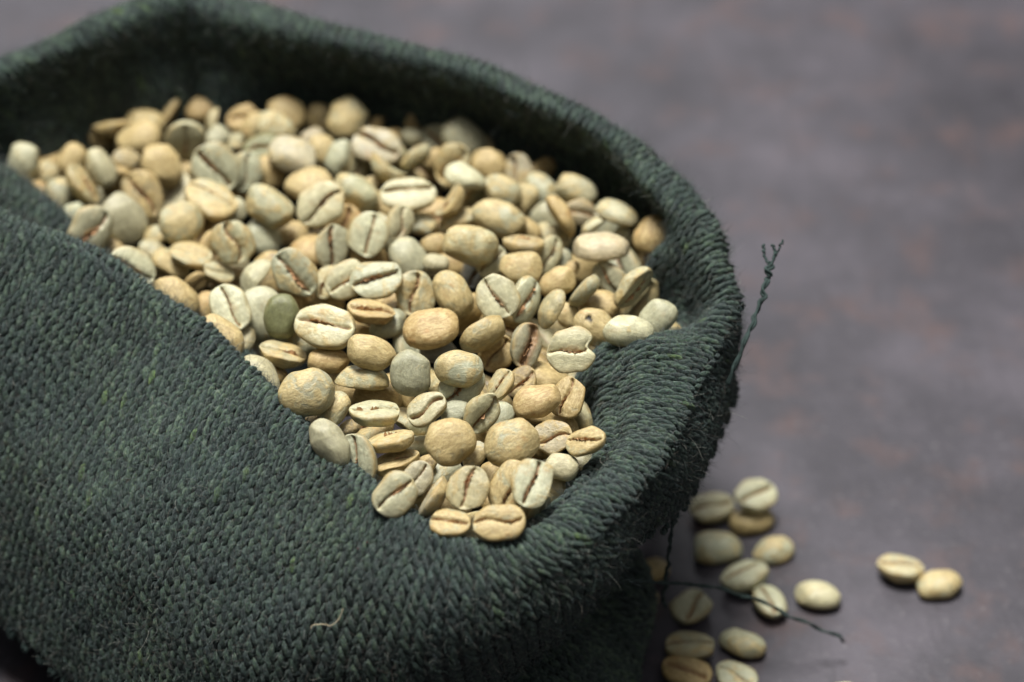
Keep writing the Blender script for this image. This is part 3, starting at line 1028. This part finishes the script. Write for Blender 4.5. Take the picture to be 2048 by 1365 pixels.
proto_filler = [bean_mesh('buried_bean', 900 + k, W=0.36 + 0.02 * k, T=0.27, nx=28, nphi=36) for k in range(5)]
order = sorted(range(len(B)), key=lambda i: -B[i][6])
beans = []
for i in order:
    x, y, Lpx, ang, roll, colr, layer, op = B[i]
    op = dict(op)
    b = Placed()
    b.idx = i
    b.p0 = heap_point(x, y)
    d = (b.p0 - EYE) @ FWD
    b.L = Lpx * d / FOCAL * (0.955 if y > 330 else 0.92)
    r = np.random.default_rng(100 + i)
    b.W = op.get('W', r.uniform(0.36, 0.42))
    b.T = r.uniform(0.25, 0.32)
    kw = {k: v for k, v in op.items() if k in ('cleft', 'sig', 'curve', 'curl', 'notch', 'hole', 'hollow', 'dark')}
    kw.setdefault('curve', r.uniform(0.025, 0.085) * (1 if r.random() < 0.7 else -1))
    kw['sig'] = kw.get('sig', r.uniform(0.026, 0.042)) * 0.54
    kw.setdefault('cleft', r.uniform(0.07, 0.12))
    b.me, b.V = bean_mesh('coffee_bean', 100 + i, W=b.W, T=b.T, taper=r.normal(0, 0.06), flat=r.uniform(0.10, 0.14), nx=44, nphi=52, **kw)
    b.skin = silverskin_mesh(3000 + i, LAST['cleft'], LAST['sig']) if (math.cos(math.radians(roll)) < -0.3 and layer >= 0 and r.random() < 0.85) else None
    b.R = pose(b.p0, ang + r.normal(0, 2), roll + r.normal(0, 4), op.get('pit', r.normal(0, 7)))
    ok = drop(b, 0.28 - layer * 0.22, 1.9 - layer * 0.1)
    placed.append(b)
    c = cells_of(b)
    cover[c[:, 0], c[:, 1]] = True
    b.px = (x, y)
    b.col = colr
    b.pose = 'D' if math.cos(math.radians(roll)) > 0.6 else ('C' if math.cos(math.radians(roll)) < -0.6 else 'E')
    b.layer = layer
    beans.append(b)

# polygon of the opening, to find gaps that still show the bottom
OPEN = np.array([(15, 300), (95, 300), (180, 238), (330, 205), (560, 205), (760, 230), (930, 268), (1090, 340), (1240, 410), (1330, 480), (1300, 540), (1345, 640),
                 (1330, 690), (1185, 715), (1165, 800), (1200, 880), (1150, 950), (1060, 1060), (940, 1085), (740, 975), (610, 870), (515, 765), (410, 650), (300, 580), (140, 480), (60, 400)], float)


def in_poly(x, y, P):
    c = False
    n = len(P)
    j = n - 1
    for i in range(n):
        if (P[i, 1] > y) != (P[j, 1] > y) and x < (P[j, 0] - P[i, 0]) * (y - P[i, 1]) / (P[j, 1] - P[i, 1]) + P[i, 0]:
            c = not c
        j = i
    return c


gaps = [(r_, c_) for r_ in range(GH) for c_ in range(GW) if not cover[r_, c_] and in_poly(c_ * CELL + 3, r_ * CELL + 3, OPEN)]
gaps_total = len(gaps)
rf = np.random.default_rng(77)
rf.shuffle(gaps)
fillers = []
for (r_, c_) in gaps:
    if cover[r_, c_] or len(fillers) >= 100:
        continue
    x, y = c_ * CELL + 3 + rf.uniform(-14, 14), r_ * CELL + 3 + rf.uniform(-14, 14)
    b = Placed()
    k = rf.integers(0, 5)
    b.me, b.V = proto_filler[k]
    b.W, b.T = 0.36 + 0.02 * k, 0.27
    b.p0 = heap_point(x, y)
    b.L = rf.uniform(0.72, 0.86)
    b.R = pose(b.p0, rf.uniform(0, 180), rf.uniform(0, 360), rf.normal(0, 25))
    if not drop(b, 0.75, 2.9):
        continue
    c = cells_of(b)
    new = sum(1 for a_, e_ in c if not cover[a_, e_] and in_poly(e_ * CELL + 3, a_ * CELL + 3, OPEN))
    if new < 3:
        continue
    cover[c[:, 0], c[:, 1]] = True
    placed.append(b)
    b.px = (x, y)
    b.col = rf.choice(['b', 'b', 'o', 'y', 'g'])  # mostly browns, putting the shade of the gaps into the bean colour
    fillers.append(b)
print('BEANS', len(beans), 'FILLERS', len(fillers), 'gaps', gaps_total, 'left', sum(1 for r_, c_ in gaps if not cover[r_, c_]), 'flip', CF)


def bean_object(b, name='coffee_bean'):
    o = obj(name, b.me)
    Mx = Matrix.Identity(4)
    for r_ in range(3):
        for c_ in range(3):
            Mx[r_][c_] = float(b.R[r_, c_] * b.L)
        Mx[r_][3] = float(b.p[r_] * S)
    o.matrix_world = Mx
    base = np.array(COL[b.col])
    rr = random.Random(int(b.px[0] * 7 + b.px[1] * 13))
    k = rr.uniform(0.86, 1.12)
    w = rr.uniform(-0.05, 0.05)
    col = np.clip(base * k * np.array([1 + w, 1, 1 - w]), 0.01, 0.85)
    o.color = (*col, min(1.0, max(0.03, SKIN[b.col] + rr.uniform(-0.22, 0.22))))
    if getattr(b, 'skin', None):
        obj('silverskin', b.skin, None, o)
    return o


objs = [bean_object(b) for b in beans] + [bean_object(b) for b in fillers]

# labels for the heap: look, side shown and place from a landmark bean
LANDMARKS = {  # index in B : (own label, how the others refer to it)
    (564, 634): ('olive-green coffee bean, the only deep green one in the heap', 'the olive-green bean'),
    (1191, 656): ('tan coffee bean with a small black insect hole in its back', 'the bean with the hole'),
    (1142, 701): ('pale coffee bean with a broken notch, cleft up, against the front right cuff', 'the notched bean'),
    (650, 651): ('large pale coffee bean with a wide reddish horizontal cleft facing up', 'the red-cleft bean'),
    (281, 391): ('orange-tan coffee bean with its slanting cleft facing up near the left', 'the orange cleft bean'),
    (949, 545): ('small slate-grey shrivelled coffee bean tucked among pale ones', 'the slate-grey bean'),
    (1054, 692): ('coffee bean with a wide blackened cleft, standing on its side', 'the blackened bean'),
    (364, 446): ('round golden coffee bean, back up, above the front left rim', 'the round golden bean'),
    (251, 321): ('small pinkish coffee bean, back up, near the back left wall', 'the small pinkish bean'),
    (1305, 471): ('round orange-tan coffee bean alone in the right corner of the sack', 'the corner bean'),
    (1202, 501): ('broad pinkish coffee bean arched like a mushroom cap near the right corner', 'the arched bean'),
    (900, 885): ('round orange-brown coffee bean, back up, towards the front of the heap', 'the round orange bean'),
    (613, 787): ('large round grey-green coffee bean, back up, beside the front left rim', 'the large grey bean'),
    (1066, 967): ('bright coffee bean with an upright cleft, lying on top by the front cuff', 'the bright front bean'),
    (695, 238): ('tall tan coffee bean standing on end against the dark back wall', 'the tall back bean'),
    (570, 231): ('round orange-tan coffee bean standing against the back wall', 'the orange back bean'),
    (1171, 882): ('half tan, half grey coffee bean on end beside the front right cuff', 'the two-tone bean'),
    (46, 328): ('pale grey coffee bean wedged alone at the far left of the sack', 'the far left bean'),
    (939, 490): ('large oval tan coffee bean, back up, in the middle of the heap', 'the large oval bean'),
    (430, 337): ('bright pale coffee bean with a torn cleft, on top at the back left', 'the torn-cleft bean'),
    (817, 389): ('pale coffee bean with a long level cleft, high in the heap', 'the level-cleft bean'),
    (917, 739): ('glossy pale coffee bean, back up, stacked on another bean', 'the stacked pale bean'),
    (1023, 887): ('greenish gold oval coffee bean, back up, near the front right', 'the greenish gold bean'),
    (181, 462): ('grey-green coffee bean with a deep diagonal cleft touching the left rim', 'the left rim bean'),
}
POSE = {'D': 'back up', 'C': 'cleft up', 'E': 'on its edge', 'F': 'half buried'}
DIRS = ['to the right of', 'to the upper right of', 'above', 'to the upper left of', 'to the left of', 'to the lower left of', 'below', 'to the lower right of']
ORD = ['nearest', 'second nearest', 'third nearest', 'fourth nearest', 'fifth nearest', 'sixth nearest']
keys = {}
for b, o in zip(beans + fillers, objs):
    o['category'] = 'coffee bean'
    o['group'] = 'coffee beans heaped in the sack'
    xy = tuple(b.px)
    if xy in LANDMARKS:
        o['label'] = LANDMARKS[xy][0]
        continue
    ps = getattr(b, 'pose', 'F')
    if getattr(b, 'layer', 0) < 0:
        ps = 'F'
    best = min(LANDMARKS, key=lambda q: (q[0] - xy[0]) ** 2 + (q[1] - xy[1]) ** 2)
    a_ = math.degrees(math.atan2(best[1] - xy[1], xy[0] - best[0])) % 360
    keys.setdefault((CNAME[b.col], POSE[ps], DIRS[int((a_ + 22.5) // 45) % 8], LANDMARKS[best][1]), []).append((math.hypot(xy[0] - best[0], xy[1] - best[1]), o))
for (cn, ps, di, lm), L in keys.items():
    L.sort(key=lambda t: t[0])
    for q, (_, o) in enumerate(L):
        o['label'] = f'{cn} coffee bean, {ps}, {di} {lm}' if len(L) == 1 else f'{ORD[q]} {cn} coffee bean, {ps}, {di} {lm}'

# beans scattered on the table
TL = [
 'pale coffee bean, cleft up, nearest the cuff in the far cluster on the table',
 'pale coffee bean, cleft up, propped on top of the far cluster on the table',
 'tan coffee bean under the propped pale one in the far cluster on the table',
 'long pale coffee bean, back up, on the table below the far cluster',
 'shorter pale coffee bean, back up, on the table right of the long one',
 'pale coffee bean, cleft up, in the middle of the beans on the table',
 'pale coffee bean, cleft up, crossed by the loose thread on the table',
 'pale coffee bean, back up, on the table touching the one under the thread',
 'pale coffee bean, cleft up, slanting, on the table under the cuff thread',
 'orange-tan coffee bean on the table under the hanging cuff',
 'pale coffee bean half hidden behind the foot of the sack',
 'slim pale coffee bean, cleft up, on the table near the bottom edge',
 'pale coffee bean, back up, touching the slim one near the bottom edge',
 'orange-tan coffee bean, cleft up, cut by the bottom edge of the photo',
 'pale coffee bean, cleft up, cut by the bottom edge beside the orange-tan one',
 'pale coffee bean, cleft up, of the stray pair out on the table',
 'pale coffee bean, back up, of the stray pair out on the table',
 'tip of a pale coffee bean just showing at the bottom edge of the table',
]
for i, (x, y, Lpx, head, up, colr, op) in enumerate(TB):
    b = Placed()
    r = np.random.default_rng(500 + i)
    lift = op.get('lift', 0.0)
    z0 = 0.2 + lift
    c0 = at(x, y, z0)
    d = (c0 - EYE) @ FWD
    b.L = Lpx * d / FOCAL * (0.955 if y > 330 else 0.92)
    b.W, b.T = op.get('W', r.uniform(0.36, 0.41)), 0.29
    b.me, b.V = bean_mesh('coffee_bean', 500 + i, W=b.W, T=b.T, curve=r.uniform(-0.06, 0.06), taper=r.normal(0, 0.06))
    h = math.radians(head)
    h = math.atan2(math.sin(h) / math.sin(PITCH), math.cos(h))        # heading on the table, seen foreshortened
    ax = np.array([math.cos(h), math.sin(h), 0])
    zz = np.array([0, 0, 1.0])
    sd = np.cross(zz, ax)
    if up == 'D':
        nz = zz + r.normal(0, 0.08) * sd
    elif up == 'C':
        nz = -zz + r.normal(0, 0.18) * sd
    else:
        nz = sd * 0.9 + zz * 0.2
    if lift:
        nz = nz + 0.35 * sd
    nz = nz - ax * (nz @ ax)
    nz /= np.linalg.norm(nz)
    b.R = np.stack([ax, np.cross(nz, ax), nz], 1)
    Q = (b.V * b.L) @ b.R.T
    b.p = c0.copy()
    b.p[2] = -Q[:, 2].min() + lift
    b.p = at(x, y, b.p[2])
    b.px, b.col = (x, y), colr
    o = bean_object(b)
    tag(o, TL[i], 'coffee bean', 'loose coffee beans on the table')

# a stray pale fibre and a red fleck on the front of the sack
def on_cuff(px, py):
    pr, dd = project(cuff.reshape(-1, 3))
    e = (pr[:, 0] - px) ** 2 + (pr[:, 1] - py) ** 2 + (dd - dd.min()) * 3
    k = int(np.argmin(e))
    return cuff.reshape(-1, 3)[k] + CF * Nn.reshape(-1, 3)[k] * 0.12


def small_strand(name, pix, radius, mat):
    p = catmull(np.array([on_cuff(*q) for q in pix]), 24, False)
    v, f = tube(p, radius, 6)
    return obj(name, mesh_from(name, v, f), mat)


o = small_strand('stray_fibre', [(626, 1256), (628, 1248), (652, 1244), (664, 1246), (680, 1232), (690, 1212)], 0.005, M_LINT)
tag(o, 'short kinked pale fibre lying on the front of the green sack', 'fibre')
o = small_strand('red_lint', [(722, 1100), (730, 1094), (738, 1090)], 0.018, M_RED)
tag(o, 'tiny red fleck of lint caught in the front of the green sack', 'lint')
